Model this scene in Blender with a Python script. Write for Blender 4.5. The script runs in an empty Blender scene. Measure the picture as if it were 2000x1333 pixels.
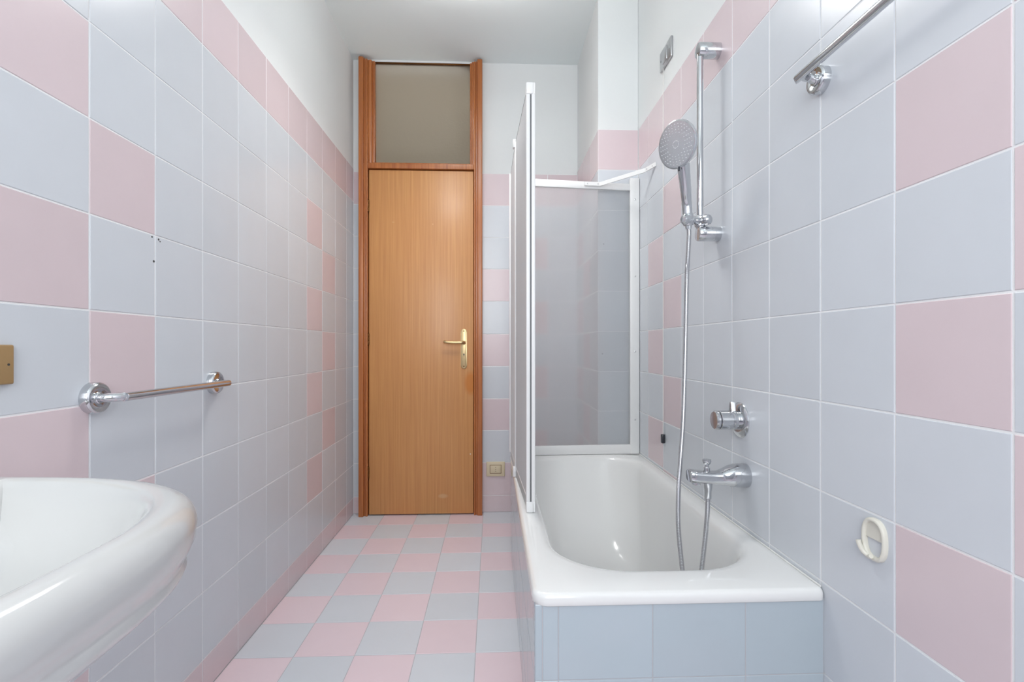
import bpy, bmesh, math, random
from mathutils import Vector, Matrix

# ------------------------------------------------------------------ camera, light, exposure
S = bpy.context.scene
C = S.collection
H = 1.02                       # eye height
cam_d = bpy.data.cameras.new('camera')
cam = bpy.data.objects.new('camera', cam_d)
C.objects.link(cam)
cam.location = (0, 0, H)
cam.rotation_euler = (math.pi / 2, 0, -0.0397)
cam_d.sensor_fit = 'HORIZONTAL'
cam_d.sensor_width = 36.0
cam_d.lens = 957.2 / 2000 * 36.0
cam_d.shift_y = 11.8 / 2000
cam_d.clip_start = 0.01
S.camera = cam

S.view_settings.view_transform = 'Standard'
S.view_settings.look = 'None'
S.view_settings.gamma = 1.0
S.view_settings.use_curve_mapping = False
S.view_settings.exposure = 0.05

w = bpy.data.worlds.new('world')
S.world = w
w.use_nodes = True
w.node_tree.nodes['Background'].inputs[0].default_value = (0.80, 0.90, 1.0, 1)
w.node_tree.nodes['Background'].inputs[1].default_value = 1.0


def area(name, loc, rot, sx, sy, power, col):
    l = bpy.data.lights.new(name, 'AREA')
    l.shape = 'RECTANGLE'
    l.size = sx
    l.size_y = sy
    l.energy = power
    l.color = col
    o = bpy.data.objects.new(name, l)
    C.objects.link(o)
    o.location = loc
    o.rotation_euler = rot
    return o


# daylight entering by the window in the wall behind the camera
WY = -1.10
area('window_daylight', (-0.05, WY + 0.03, 1.78), (math.radians(90), 0, 0), 1.05, 1.50, 34, (0.955, 0.985, 1.0))
# added unseen lamp: fill light downwards and up onto the ceiling
area('added_fill_down', (-0.10, 1.98, 2.535), (0, 0, 0), 0.34, 0.34, 6.6, (1.0, 0.985, 0.96)).data.spread = 2.4
area('added_fill_up', (-0.10, 1.98, 2.60), (math.pi, 0, 0), 0.30, 0.30, 4.6, (1.0, 0.99, 0.975))

random.seed(7)
PI = math.pi
XL, XR, YD, ZC = -0.8486, 0.7303, 3.03, 2.775


# ------------------------------------------------------------------ materials
def srgb(r, g, b):
    f = lambda c: (c / 255 / 12.92) if c / 255 <= 0.04045 else ((c / 255 + 0.055) / 1.055) ** 2.4
    return (f(r), f(g), f(b), 1)


def new_mat(name):
    m = bpy.data.materials.new(name)
    m.use_nodes = True
    nt = m.node_tree
    return m, nt, nt.nodes['Principled BSDF'], nt.nodes, nt.links


def simple(name, col, rough=0.5, metal=0.0, spec=0.5, coat=0.0, bump=None, coat_rough=0.05):
    m, nt, b, N, L = new_mat(name)
    b.inputs['Base Color'].default_value = col
    b.inputs['Roughness'].default_value = rough
    b.inputs['Metallic'].default_value = metal
    b.inputs['Specular IOR Level'].default_value = spec
    b.inputs['Coat Weight'].default_value = coat
    b.inputs['Coat Roughness'].default_value = coat_rough
    tc = N.new('ShaderNodeTexCoord')
    no = N.new('ShaderNodeTexNoise')
    no.inputs['Scale'].default_value = bump[0] if bump else 18
    L.new(tc.outputs['Object'], no.inputs['Vector'])
    if bump:
        bp = N.new('ShaderNodeBump')
        bp.inputs['Strength'].default_value = bump[1]
        bp.inputs['Distance'].default_value = 0.002
        L.new(no.outputs['Fac'], bp.inputs['Height'])
        L.new(bp.outputs['Normal'], b.inputs['Normal'])
    mr = N.new('ShaderNodeMapRange')
    mr.inputs['To Min'].default_value = max(0.0, rough - 0.02)
    mr.inputs['To Max'].default_value = rough + 0.03
    L.new(no.outputs['Fac'], mr.inputs['Value'])
    L.new(mr.outputs['Result'], b.inputs['Roughness'])
    return m


def tile_mat(name, col, rough, vary=0.03):
    """Glazed ceramic: the colour shifts a touch from tile to tile (attribute 'tone')."""
    m, nt, b, N, L = new_mat(name)
    at = N.new('ShaderNodeAttribute')
    at.attribute_name = 'tone'
    hs = N.new('ShaderNodeHueSaturation')
    hs.inputs['Color'].default_value = col
    mr = N.new('ShaderNodeMapRange')
    mr.inputs['To Min'].default_value = 1 - vary
    mr.inputs['To Max'].default_value = 1 + vary
    L.new(at.outputs['Fac'], mr.inputs['Value'])
    L.new(mr.outputs['Result'], hs.inputs['Value'])
    tc = N.new('ShaderNodeTexCoord')
    n1 = N.new('ShaderNodeTexNoise')
    n1.inputs['Scale'].default_value = 9
    n1.inputs['Detail'].default_value = 3
    L.new(tc.outputs['Object'], n1.inputs['Vector'])
    mx = N.new('ShaderNodeMapRange')
    mx.inputs['To Min'].default_value = 0.975
    mx.inputs['To Max'].default_value = 1.02
    L.new(n1.outputs['Fac'], mx.inputs['Value'])
    mul = N.new('ShaderNodeVectorMath')
    mul.operation = 'SCALE'
    L.new(hs.outputs['Color'], mul.inputs[0])
    L.new(mx.outputs['Result'], mul.inputs['Scale'])
    L.new(mul.outputs['Vector'], b.inputs['Base Color'])
    b.inputs['Roughness'].default_value = rough
    b.inputs['Specular IOR Level'].default_value = 0.5
    n2 = N.new('ShaderNodeTexNoise')
    n2.inputs['Scale'].default_value = 14
    n2.inputs['Detail'].default_value = 2
    L.new(tc.outputs['Object'], n2.inputs['Vector'])
    bp = N.new('ShaderNodeBump')
    bp.inputs['Strength'].default_value = 0.12
    bp.inputs['Distance'].default_value = 0.002
    L.new(n2.outputs['Fac'], bp.inputs['Height'])
    L.new(bp.outputs['Normal'], b.inputs['Normal'])
    return m


def wood_mat(name, c1, c2, rough, grain=(90, 90, 1.6), patch=0.0):
    m, nt, b, N, L = new_mat(name)
    tc = N.new('ShaderNodeTexCoord')
    mp = N.new('ShaderNodeMapping')
    mp.inputs['Scale'].default_value = grain
    L.new(tc.outputs['Object'], mp.inputs['Vector'])
    no = N.new('ShaderNodeTexNoise')
    no.inputs['Scale'].default_value = 1.0
    no.inputs['Detail'].default_value = 5
    no.inputs['Roughness'].default_value = 0.65
    L.new(mp.outputs['Vector'], no.inputs['Vector'])
    cr = N.new('ShaderNodeValToRGB')
    cr.color_ramp.elements[0].position = 0.3
    cr.color_ramp.elements[0].color = c1
    cr.color_ramp.elements[1].position = 0.7
    cr.color_ramp.elements[1].color = c2
    L.new(no.outputs['Fac'], cr.inputs['Fac'])
    n2 = N.new('ShaderNodeTexNoise')
    n2.inputs['Scale'].default_value = 2.2
    n2.inputs['Detail'].default_value = 4
    L.new(tc.outputs['Object'], n2.inputs['Vector'])
    mr = N.new('ShaderNodeMapRange')
    mr.inputs['To Min'].default_value = 0.92
    mr.inputs['To Max'].default_value = 1.06
    L.new(n2.outputs['Fac'], mr.inputs['Value'])
    mul = N.new('ShaderNodeVectorMath')
    mul.operation = 'SCALE'
    L.new(cr.outputs['Color'], mul.inputs[0])
    L.new(mr.outputs['Result'], mul.inputs['Scale'])
    out = mul.outputs['Vector']
    if patch:
        # worn spots in the veneer, each with its own outline
        for (px, pz, rx, rz, col, k) in patch:
            sp = N.new('ShaderNodeSeparateXYZ')
            L.new(tc.outputs['Object'], sp.inputs[0])
            cb = N.new('ShaderNodeCombineXYZ')
            for ax, p0, rr in ((0, px, rx), (2, pz, rz)):
                ma = N.new('ShaderNodeMath')
                ma.operation = 'MULTIPLY_ADD'
                ma.inputs[1].default_value = 1 / rr
                ma.inputs[2].default_value = -p0 / rr
                L.new(sp.outputs[ax], ma.inputs[0])
                L.new(ma.outputs[0], cb.inputs[ax])
            ln = N.new('ShaderNodeVectorMath')
            ln.operation = 'LENGTH'
            L.new(cb.outputs[0], ln.inputs[0])
            fr = N.new('ShaderNodeMapRange')
            fr.inputs['From Min'].default_value = 1.0
            fr.inputs['From Max'].default_value = 0.55
            fr.inputs['To Min'].default_value = 0
            fr.inputs['To Max'].default_value = k
            L.new(ln.outputs['Value'], fr.inputs['Value'])
            mi = N.new('ShaderNodeMix')
            mi.data_type = 'RGBA'
            L.new(fr.outputs['Result'], mi.inputs[0])
            L.new(out, mi.inputs[6])
            mi.inputs[7].default_value = col
            out = mi.outputs[2]
    L.new(out, b.inputs['Base Color'])
    b.inputs['Roughness'].default_value = rough
    b.inputs['Coat Weight'].default_value = 0.25
    b.inputs['Coat Roughness'].default_value = 0.22
    bp = N.new('ShaderNodeBump')
    bp.inputs['Strength'].default_value = 0.08
    bp.inputs['Distance'].default_value = 0.001
    L.new(no.outputs['Fac'], bp.inputs['Height'])
    L.new(bp.outputs['Normal'], b.inputs['Normal'])
    return m


def glass_mat(name, col, rough, ior=1.3, bump=None, haze=0.0):
    m, nt, b, N, L = new_mat(name)
    b.inputs['Base Color'].default_value = col
    b.inputs['Transmission Weight'].default_value = 1.0
    b.inputs['Roughness'].default_value = rough
    b.inputs['IOR'].default_value = ior
    tc = N.new('ShaderNodeTexCoord')
    no = N.new('ShaderNodeTexNoise')
    no.inputs['Scale'].default_value = bump[0] if bump else 60
    no.inputs['Detail'].default_value = 2
    L.new(tc.outputs['Object'], no.inputs['Vector'])
    bp = N.new('ShaderNodeBump')
    bp.inputs['Strength'].default_value = bump[1] if bump else 0.05
    bp.inputs['Distance'].default_value = 0.002
    L.new(no.outputs['Fac'], bp.inputs['Height'])
    L.new(bp.outputs['Normal'], b.inputs['Normal'])
    if haze:
        # cloudy plastic: part of the light scatters in the sheet
        di = N.new('ShaderNodeBsdfDiffuse')
        di.inputs[0].default_value = col
        tr = N.new('ShaderNodeBsdfTranslucent')
        tr.inputs[0].default_value = col
        m1 = N.new('ShaderNodeMixShader')
        m1.inputs[0].default_value = 0.5
        L.new(di.outputs[0], m1.inputs[1])
        L.new(tr.outputs[0], m1.inputs[2])
        m2 = N.new('ShaderNodeMixShader')
        m2.inputs[0].default_value = haze
        L.new(b.outputs[0], m2.inputs[1])
        L.new(m1.outputs[0], m2.inputs[2])
        L.new(m2.outputs[0], N['Material Output'].inputs['Surface'])
    return m


M_GREY = tile_mat('grey_blue_tile', srgb(211, 215, 221), 0.24)
M_PINK = tile_mat('pink_tile', srgb(220, 203, 207), 0.24)
M_FGREY = tile_mat('grey_floor_tile', srgb(218, 222, 229), 0.36)
M_FPINK = tile_mat('pink_floor_tile', srgb(234, 214, 221), 0.36)
M_APRON = tile_mat('blue_grey_apron_tile', srgb(180, 191, 199), 0.13)
M_GROUT = simple('grout', srgb(240, 240, 241), 0.8, bump=(300, 0.2))
M_FGROUT = simple('floor_grout', srgb(190, 188, 192), 0.85, bump=(300, 0.2))
M_PLASTER = simple('white_plaster', srgb(230, 232, 232), 0.75, spec=0.2, bump=(120, 0.15))
M_CEIL = simple('ceiling_plaster', srgb(240, 247, 247), 0.85, spec=0.1, bump=(120, 0.12))
M_HOLE = simple('dark_hole', srgb(60, 58, 56), 0.8)
M_FRAMEWOOD = wood_mat('orange_frame_wood', srgb(154, 82, 38), srgb(196, 122, 66), 0.32)
M_DOORWOOD = wood_mat('honey_door_veneer', srgb(196, 134, 80), srgb(214, 156, 97), 0.42,
                      patch=[(0.302, 0.80, 0.045, 0.085, srgb(200, 118, 38), 0.75),
                             (0.135, 0.115, 0.035, 0.016, srgb(214, 178, 140), 0.5),
                             (0.073, 1.765, 0.006, 0.006, srgb(214, 160, 110), 0.9),
                             (-0.165, 1.775, 0.010, 0.005, srgb(214, 170, 120), 0.6)])
M_CHROME = simple('chrome', (0.63, 0.64, 0.66, 1), 0.08, metal=1.0)
M_CHROME_D = simple('brushed_chrome', (0.62, 0.62, 0.64, 1), 0.22, metal=1.0)
M_NOZZLE = simple('nozzle_rubber', srgb(225, 225, 228), 0.4)
M_ENAMEL = simple('white_enamel', srgb(234, 234, 233), 0.12, coat=0.3)
M_CERAMIC = simple('white_ceramic', srgb(209, 209, 208), 0.10, coat=0.4)
M_WHITEP = simple('white_lacquered_aluminium', srgb(236, 236, 236), 0.3)
M_SEAL = glass_mat('clear_seal', srgb(235, 238, 238), 0.3, ior=1.15, haze=0.5)
M_PANE = glass_mat('frosted_acrylic', srgb(244, 245, 246), 0.21, ior=1.2, bump=(220, 0.2), haze=0.25)
M_PANE_F = glass_mat('cloudy_acrylic', srgb(244, 245, 246), 0.30, ior=1.15, bump=(220, 0.2), haze=0.62)
M_TRANSOM = glass_mat('frosted_glass', srgb(226, 224, 218), 0.60, bump=(90, 0.2))
M_BRASS = simple('pale_brass', srgb(206, 182, 138), 0.34, metal=1.0)
M_BRASS_D = simple('dark_brass', srgb(110, 72, 40), 0.35, metal=1.0)
M_BEIGE = simple('beige_plastic', srgb(220, 206, 176), 0.35)
M_BROWN = simple('bronze_plastic', srgb(165, 134, 92), 0.38)
M_IVORY = simple('ivory_plastic', srgb(222, 219, 208), 0.3)
M_STEEL = simple('satin_steel', (0.55, 0.55, 0.56, 1), 0.28, metal=1.0)
M_BLACK = simple('black_plastic', srgb(42, 44, 52), 0.3)
M_CORD = simple('white_cord', srgb(226, 224, 220), 0.7)
M_GASKET = simple('dark_gasket', srgb(105, 107, 110), 0.6)
M_CAULK = simple('old_caulk', srgb(232, 232, 230), 0.6)


# ------------------------------------------------------------------ mesh helpers
class MB:
    def __init__(s):
        s.v, s.f, s.m, s.t = [], [], [], []

    def add(s, verts, faces, mi=0, tone=0.5):
        o = len(s.v)
        s.v += [tuple(p) for p in verts]
        for f in faces:
            s.f.append([i + o for i in f])
            s.m.append(mi)
            s.t.append(tone)

    def bm(s, bm, mi=0, tone=0.5, mat=None):
        bm.verts.ensure_lookup_table()
        s.add([(mat @ v.co if mat else v.co) for v in bm.verts], [[v.index for v in f.verts] for f in bm.faces], mi, tone)
        bm.free()

    def box(s, x0, x1, y0, y1, z0, z1, bev=0.0, seg=2, mi=0, tone=0.5, mat=None):
        b = bmesh.new()
        bmesh.ops.create_cube(b, size=1)
        for v in b.verts:
            v.co = Vector(((x0 + x1) / 2 + v.co.x * (x1 - x0), (y0 + y1) / 2 + v.co.y * (y1 - y0), (z0 + z1) / 2 + v.co.z * (z1 - z0)))
        if bev > 0:
            bmesh.ops.bevel(b, geom=list(b.edges), offset=bev, segments=seg, profile=0.5, affect='EDGES')
        b.verts.index_update()
        s.bm(b, mi, tone, mat)

    def prism(s, pts, d, origin=(0, 0, 0), ax=(1, 0, 0), ay=(0, 0, 1), bev=0.0, mi=0, seg=2):
        """outline pts (2D) in plane (ax, ay) at origin, extruded along ax x ay by d"""
        ax, ay, o = Vector(ax), Vector(ay), Vector(origin)
        n = ax.cross(ay)
        b = bmesh.new()
        a = [b.verts.new(o + ax * p[0] + ay * p[1]) for p in pts]
        c = [b.verts.new(o + ax * p[0] + ay * p[1] + n * d) for p in pts]
        k = len(pts)
        b.faces.new(list(reversed(a)))
        top = b.faces.new(c)
        for i in range(k):
            b.faces.new([a[i], a[(i + 1) % k], c[(i + 1) % k], c[i]])
        if bev > 0:
            bmesh.ops.bevel(b, geom=list(top.edges), offset=bev, segments=seg, profile=0.5, affect='EDGES')
        b.verts.index_update()
        s.bm(b, mi)

    def lathe(s, prof, origin, axis, n=32, mi=0):
        """prof: list of (radius, height along axis); closed with caps when radius is 0"""
        z = Vector(axis).normalized()
        x = z.orthogonal().normalized()
        y = z.cross(x)
        o = Vector(origin)
        vs, fs = [], []
        for r, h in prof:
            for i in range(n):
                a = 2 * PI * i / n
                vs.append(o + z * h + (x * math.cos(a) + y * math.sin(a)) * max(r, 1e-5))
        for j in range(len(prof) - 1):
            for i in range(n):
                k = (i + 1) % n
                fs.append([j * n + i, j * n + k, (j + 1) * n + k, (j + 1) * n + i])
        fs.append(list(reversed(range(n))))
        fs.append([(len(prof) - 1) * n + i for i in range(n)])
        s.add(vs, fs, mi)

    def tube(s, pts, rad, n=16, mi=0, radf=None, caps=True):
        pts = [Vector(p) for p in pts]
        t0 = (pts[1] - pts[0]).normalized()
        nx = t0.orthogonal().normalized()
        vs, fs = [], []
        for j, p in enumerate(pts):
            t = (pts[min(j + 1, len(pts) - 1)] - pts[max(j - 1, 0)]).normalized()
            nx = (nx - t * nx.dot(t)).normalized()
            ny = t.cross(nx)
            r = radf(j) if radf else rad
            for i in range(n):
                a = 2 * PI * i / n
                vs.append(p + (nx * math.cos(a) + ny * math.sin(a)) * r)
        for j in range(len(pts) - 1):
            for i in range(n):
                k = (i + 1) % n
                fs.append([j * n + i, j * n + k, (j + 1) * n + k, (j + 1) * n + i])
        if caps:
            fs.append(list(reversed(range(n))))
            fs.append([(len(pts) - 1) * n + i for i in range(n)])
        s.add(vs, fs, mi)

    def loops(s, loops, mi=0, cap0=False, cap1=False):
        n = len(loops[0])
        vs = [p for l in loops for p in l]
        fs = []
        for j in range(len(loops) - 1):
            for i in range(n):
                k = (i + 1) % n
                fs.append([j * n + i, j * n + k, (j + 1) * n + k, (j + 1) * n + i])
        if cap0:
            fs.append(list(reversed(range(n))))
        if cap1:
            fs.append([(len(loops) - 1) * n + i for i in range(n)])
        s.add(vs, fs, mi)

    def build(s, name, mats, parent=None, smooth=35, fix=True):
        if not isinstance(mats, (list, tuple)):
            mats = [mats]
        me = bpy.data.meshes.new(name)
        org = Vector((0, 0, 0))
        p = parent
        while p is not None:
            org += p.location
            p = p.parent
        if parent is None and getattr(s, 'org', None) is not None:
            org = Vector(s.org)
        me.from_pydata([Vector(v) - org for v in s.v], [], s.f)
        for m in mats:
            me.materials.append(m)
        me.polygons.foreach_set('material_index', s.m)
        at = me.attributes.new('tone', 'FLOAT', 'FACE')
        at.data.foreach_set('value', s.t)
        if fix:
            b = bmesh.new()
            b.from_mesh(me)
            bmesh.ops.recalc_face_normals(b, faces=b.faces)
            b.to_mesh(me)
            b.free()
        if smooth:
            me.polygons.foreach_set('use_smooth', [True] * len(me.polygons))
            me.set_sharp_from_angle(angle=math.radians(smooth))
        me.update()
        o = bpy.data.objects.new(name, me)
        C.objects.link(o)
        if parent is not None:
            o.parent = parent
        elif getattr(s, 'org', None) is not None:
            o.location = org
        return o


def thing(name, loc, label, cat, group=None):
    o = bpy.data.objects.new(name, None)
    o.empty_display_size = 0.05
    C.objects.link(o)
    o.location = loc
    o['label'] = label
    o['category'] = cat
    if group:
        o['group'] = group
    return o


def struct(o, label=None):
    o['kind'] = 'structure'
    if label:
        o['label'] = label
    return o


def arc(c, r, a0, a1, n, ux, uy):
    c, ux, uy = Vector(c), Vector(ux), Vector(uy)
    return [c + ux * (r * math.cos(a0 + (a1 - a0) * i / n)) + uy * (r * math.sin(a0 + (a1 - a0) * i / n)) for i in range(n + 1)]


def spline(pts, step):
    """Catmull-Rom through pts, resampled at about `step`."""
    P = [Vector(p) for p in pts]
    P = [P[0] * 2 - P[1]] + P + [P[-1] * 2 - P[-2]]
    out = []
    for i in range(1, len(P) - 2):
        a, b, c, d = P[i - 1:i + 3]
        for k in range(40):
            t = k / 40
            out.append(0.5 * ((2 * b) + (c - a) * t + (2 * a - 5 * b + 4 * c - d) * t * t + (3 * b - a - 3 * c + d) * t ** 3))
    out.append(P[-2])
    res = [out[0]]
    acc = 0
    for i in range(1, len(out)):
        seg = (out[i] - out[i - 1]).length
        while acc + seg >= step:
            f = (step - acc) / seg
            q = out[i - 1].lerp(out[i], f)
            res.append(q)
            out[i - 1] = q
            seg = (out[i] - q).length
            acc = 0
        acc += seg
    res.append(out[-1])
    return res


GR = 0.0012       # how far the tile face stands off the grout


def tiles(mb, us, vs, colour, frame, g=0.0034, skip=None):
    """us, vs: joint positions; colour(i, j) -> material index; frame(u, v, h) -> point"""
    for i in range(len(us) - 1):
        for j in range(len(vs) - 1):
            if skip and skip(i, j):
                continue
            u0, u1 = sorted((us[i], us[i + 1]))
            v0, v1 = sorted((vs[j], vs[j + 1]))
            a, b, c, d = u0 + g / 2, u1 - g / 2, v0 + g / 2, v1 - g / 2
            if b - a < 0.003 or d - c < 0.003:
                continue
            e = 0.0011
            tx, ty = random.gauss(0, 0.0011), random.gauss(0, 0.0011)
            cx, cy = (a + b) / 2, (c + d) / 2
            hh = lambda u, v, k: frame(u, v, k + (u - cx) * tx + (v - cy) * ty)
            ring = [(a, c), (b, c), (b, d), (a, d)]
            inn = [(a + e, c + e), (b - e, c + e), (b - e, d - e), (a + e, d - e)]
            vv = [hh(u, v, -0.002) for u, v in ring] + [hh(u, v, -0.0007) for u, v in ring] + [hh(u, v, 0.0) for u, v in inn]
            ff = [[8, 9, 10, 11]]
            for k in range(4):
                l = (k + 1) % 4
                ff += [[k, l, l + 4, k + 4], [k + 4, l + 4, l + 8, k + 8]]
            mb.add(vv, ff, colour(i, j), random.random())


ROWS = [2.110, 1.908, 1.706, 1.503, 1.301, 1.098, 0.899, 0.700, 0.500, 0.300, 0.100, 0.0]   # top to bottom
TOP = ROWS[0]
RB = 0.05       # wall thickness

# ------------------------------------------------------------------ wall_left
T = 0.202
yL = [YD] + [2.885 - k * T for k in range(0, 19)]
yL = [y for y in yL if y > WY] + [WY]


def col_left(i, j):
    # i = column from the far corner, j = row from the top
    if j in (0, 10):
        return 1
    k = i
    if k in (2, 9, 16):
        return 1 if j in (3, 5, 7) else 0
    if k in (3, 10, 17):
        return 1 if j in (2, 4, 6, 8) else 0
    return 0


mb = MB()
mb.box(XL - RB, XL - GR, WY, YD, 0, TOP, mi=2)
mb.box(XL - RB, XL - 0.001, WY, YD, TOP, ZC, mi=3)
tiles(mb, yL, ROWS, col_left, lambda u, v, h: (XL + h, u, v))
for (y, z, r) in ((1.257, 1.295, 0.0022), (1.281, 1.2935, 0.0028), (1.2865, 1.2895, 0.002), (1.2635, 1.235, 0.003)):
    mb.lathe([(r, 0), (r, 0.0008)], (XL - 0.0004, y, z), (1, 0, 0), n=10, mi=4)
wl = struct(mb.build('wall_left', [M_GREY, M_PINK, M_GROUT, M_PLASTER, M_HOLE], smooth=0), 'left wall of grey-blue and pink tiles with white plaster above')

# ------------------------------------------------------------------ wall_right
yR = [2.425 + 0.0] + [2.276 - k * T for k in range(0, 8)] + [0.660 - k * T for k in range(0, 9)]
yR = [y for y in yR if y > WY] + [WY]


def col_right(i, j):
    if j in (0, 10):
        return 1
    y = (yR[i] + yR[i + 1]) / 2
    if 2.074 < y < 2.276 or 0.660 < y < 0.862 or -0.75 < y < -0.55:
        return 1 if j in (3, 5, 7) else 0
    if 1.872 < y < 2.074 or 0.458 < y < 0.660 or -0.55 < y < -0.35:
        return 1 if j in (2, 4, 6, 8) else 0
    return 0


mb = MB()
mb.box(XR + GR, XR + RB, WY, YD, 0, TOP, mi=2)
mb.box(XR + 0.001, XR + RB, WY, YD, TOP, ZC, mi=3)
tiles(mb, yR, ROWS, col_right, lambda u, v, h: (XR - h, u, v))
struct(mb.build('wall_right', [M_GREY, M_PINK, M_GROUT, M_PLASTER], smooth=0), 'right wall of grey-blue and pink tiles beside the bathtub')

# ------------------------------------------------------------------ boxed column in the far right corner
PX, PY = 0.527, 2.432
mb = MB()
mb.box(PX + GR, XR, PY + GR, YD, 0, TOP, mi=2)
mb.box(PX + 0.001, XR, PY + 0.001, YD, TOP, ZC, mi=3)
tiles(mb, [PX, XR], ROWS, lambda i, j: 1 if j in (0, 10) else 0, lambda u, v, h: (u, PY - h, v))
tiles(mb, [PY, PY + 0.2, PY + 0.4, YD], ROWS, lambda i, j: 1 if j in (0, 10) or (i == 1 and j in (3, 5, 7)) or (i == 2 and j in (2, 4, 6, 8)) else 0,
      lambda u, v, h: (PX - h, u, v))
for (x, z) in ((0.556, 1.536), (0.549, 0.986)):
    mb.lathe([(0.0028, 0), (0.0028, 0.0008)], (x, PY - 0.0004, z), (0, -1, 0), n=10, mi=4)
struct(mb.build('wall_pillar', [M_GREY, M_PINK, M_GROUT, M_PLASTER, M_HOLE], smooth=0), 'boxed corner column tiled grey with a pink top row')

# ------------------------------------------------------------------ wall_far (with the door opening)
FROWS = [2.092, 1.894, 1.698, 1.502, 1.303, 1.100, 0.901, 0.701, 0.505, 0.306, 0.103, 0.0]
ZT = 2.757
OX0, OX1 = -0.800, -0.066        # opening
mb = MB()
for x0, x1 in ((XL - RB, OX0), (OX1, XR)):
    mb.box(x0, x1, YD + GR, YD + 0.12, 0, FROWS[0], mi=2)
    mb.box(x0, x1, YD + 0.001, YD + 0.12, FROWS[0], ZC, mi=3)
mb.box(OX0, OX1, 3.022, YD + 0.12, ZT + 0.004, ZC, mi=3)
fx = [OX1, 0.142, 0.342, PX]


def col_far(i, j):
    if j in (0, 10):
        return 1
    if i == 0:
        return 1 if j in (3, 5, 7, 9) else 0
    if i == 1:
        return 1 if j in (2, 4, 6, 8) else 0
    return 0


tiles(mb, fx, FROWS, col_far, lambda u, v, h: (u, YD - h, v))
tiles(mb, [XL, OX0], FROWS, lambda i, j: 1 if j in (0, 10) else 0, lambda u, v, h: (u, YD - h, v))
struct(mb.build('wall_far', [M_GREY, M_PINK, M_GROUT, M_PLASTER], smooth=0), 'far wall with striped pink and grey tiles beside the door')

# ------------------------------------------------------------------ floor
FT = 0.1996
fxs = [XL] + [-0.6553 + k * FT for k in range(0, 7)] + [XR]
fys = [YD] + [2.8366 - k * FT for k in range(0, 19)]
fys = [y for y in fys if y > WY] + [WY]
mb = MB()
mb.box(XL - RB, XR + RB, WY, YD + 0.12, -0.05, -GR, mi=2)
tiles(mb, fxs, fys, lambda i, j: (i + j) % 2, lambda u, v, h: (u, v, h), g=0.0022)
struct(mb.build('floor', [M_FGREY, M_FPINK, M_FGROUT], smooth=0), 'floor chequered with pale pink and grey tiles')

mb = MB()
mb.box(XL - RB, XR + RB, WY, YD + 0.12, ZC, ZC + 0.05)
struct(mb.build('ceiling', [M_CEIL], smooth=0), 'plain white ceiling')

cl = thing('added_fill_lamp', (-0.10, 1.98, ZC), 'added opal drum lamp, out of view, that fills the room with light', 'ceiling light')  # drum lamp added as a body for the fill lights, out of view
mb = MB()
mb.lathe([(0.05, 0), (0.05, 0.012), (0.012, 0.022), (0.006, 0.03), (0.006, 0.20)], (-0.10, 1.98, ZC), (0, 0, -1), n=32)
mb.build('fill_lamp_stem', M_WHITEP, cl)
m_op, nt_, b_, N_, L_ = new_mat('fill_lamp_opal')
b_.inputs['Emission Color'].default_value = (1.0, 0.975, 0.935, 1)
b_.inputs['Emission Strength'].default_value = 2.0  # glow of the added lamp
mb = MB()
mb.lathe([(0.0, 0.19), (0.17, 0.19), (0.185, 0.195), (0.185, 0.225), (0.17, 0.232), (0.0, 0.233)], (-0.10, 1.98, ZC), (0, 0, -1), n=48)
mb.build('fill_lamp_shade', m_op, cl)

# ------------------------------------------------------------------ wall behind the camera with the window
mb = MB()
wx0, wx1, wz0, wz1 = -0.55, 0.45, 1.10, 2.52
for (a, b, c, d) in ((XL - RB, wx0, 0, ZC), (wx1, XR + RB, 0, ZC), (wx0, wx1, 0, wz0), (wx0, wx1, wz1, ZC)):
    if c < TOP:
        mb.box(a, b, WY - 0.2, WY - GR, c, min(d, TOP), mi=2)
    if d > TOP:
        mb.box(a, b, WY - 0.2, WY - 0.001, max(c, TOP), d, mi=3)
bx = [XL, -0.75, wx0, -0.35, -0.15, 0.05, 0.25, wx1, 0.65, XR]
bz = [2.110, 1.908, 1.706, 1.503, 1.301, 1.10, 0.899, 0.700, 0.500, 0.300, 0.100, 0.0]
tiles(mb, bx, bz, lambda i, j: 1 if j in (0, 10) else 0, lambda u, v, h: (u, WY + h, v),
      skip=lambda i, j: 2 <= i < 7 and j < 5)
struct(mb.build('wall_back', [M_GREY, M_PINK, M_GROUT, M_PLASTER], smooth=0))
win = bpy.data.objects.new('window_1', None)
C.objects.link(win)
win.location = ((wx0 + wx1) / 2, WY - 0.1, wz0)
struct(win, 'window behind the viewer that lights the room')
mb = MB()
for (a, b, c, d) in ((wx0, wx0 + 0.05, wz0, wz1), (wx1 - 0.05, wx1, wz0, wz1), (wx0 + 0.05, wx1 - 0.05, wz0, wz0 + 0.05),
                     (wx0 + 0.05, wx1 - 0.05, wz1 - 0.05, wz1), (-0.085, -0.015, wz0 + 0.05, wz1 - 0.05)):
    mb.box(a, b, WY - 0.13, WY - 0.08, c, d, bev=0.004)
mb.build('window_frame', M_WHITEP, win)
for a, b in ((wx0 + 0.05, -0.085), (-0.015, wx1 - 0.05)):
    mb = MB()
    mb.box(a, b, WY - 0.108, WY - 0.102, wz0 + 0.05, wz1 - 0.05)
    mb.build('pane', glass_mat('window_glass', (1, 1, 1, 1), 0.0, 1.45, (3, 0.0)), win, smooth=0)

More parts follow.
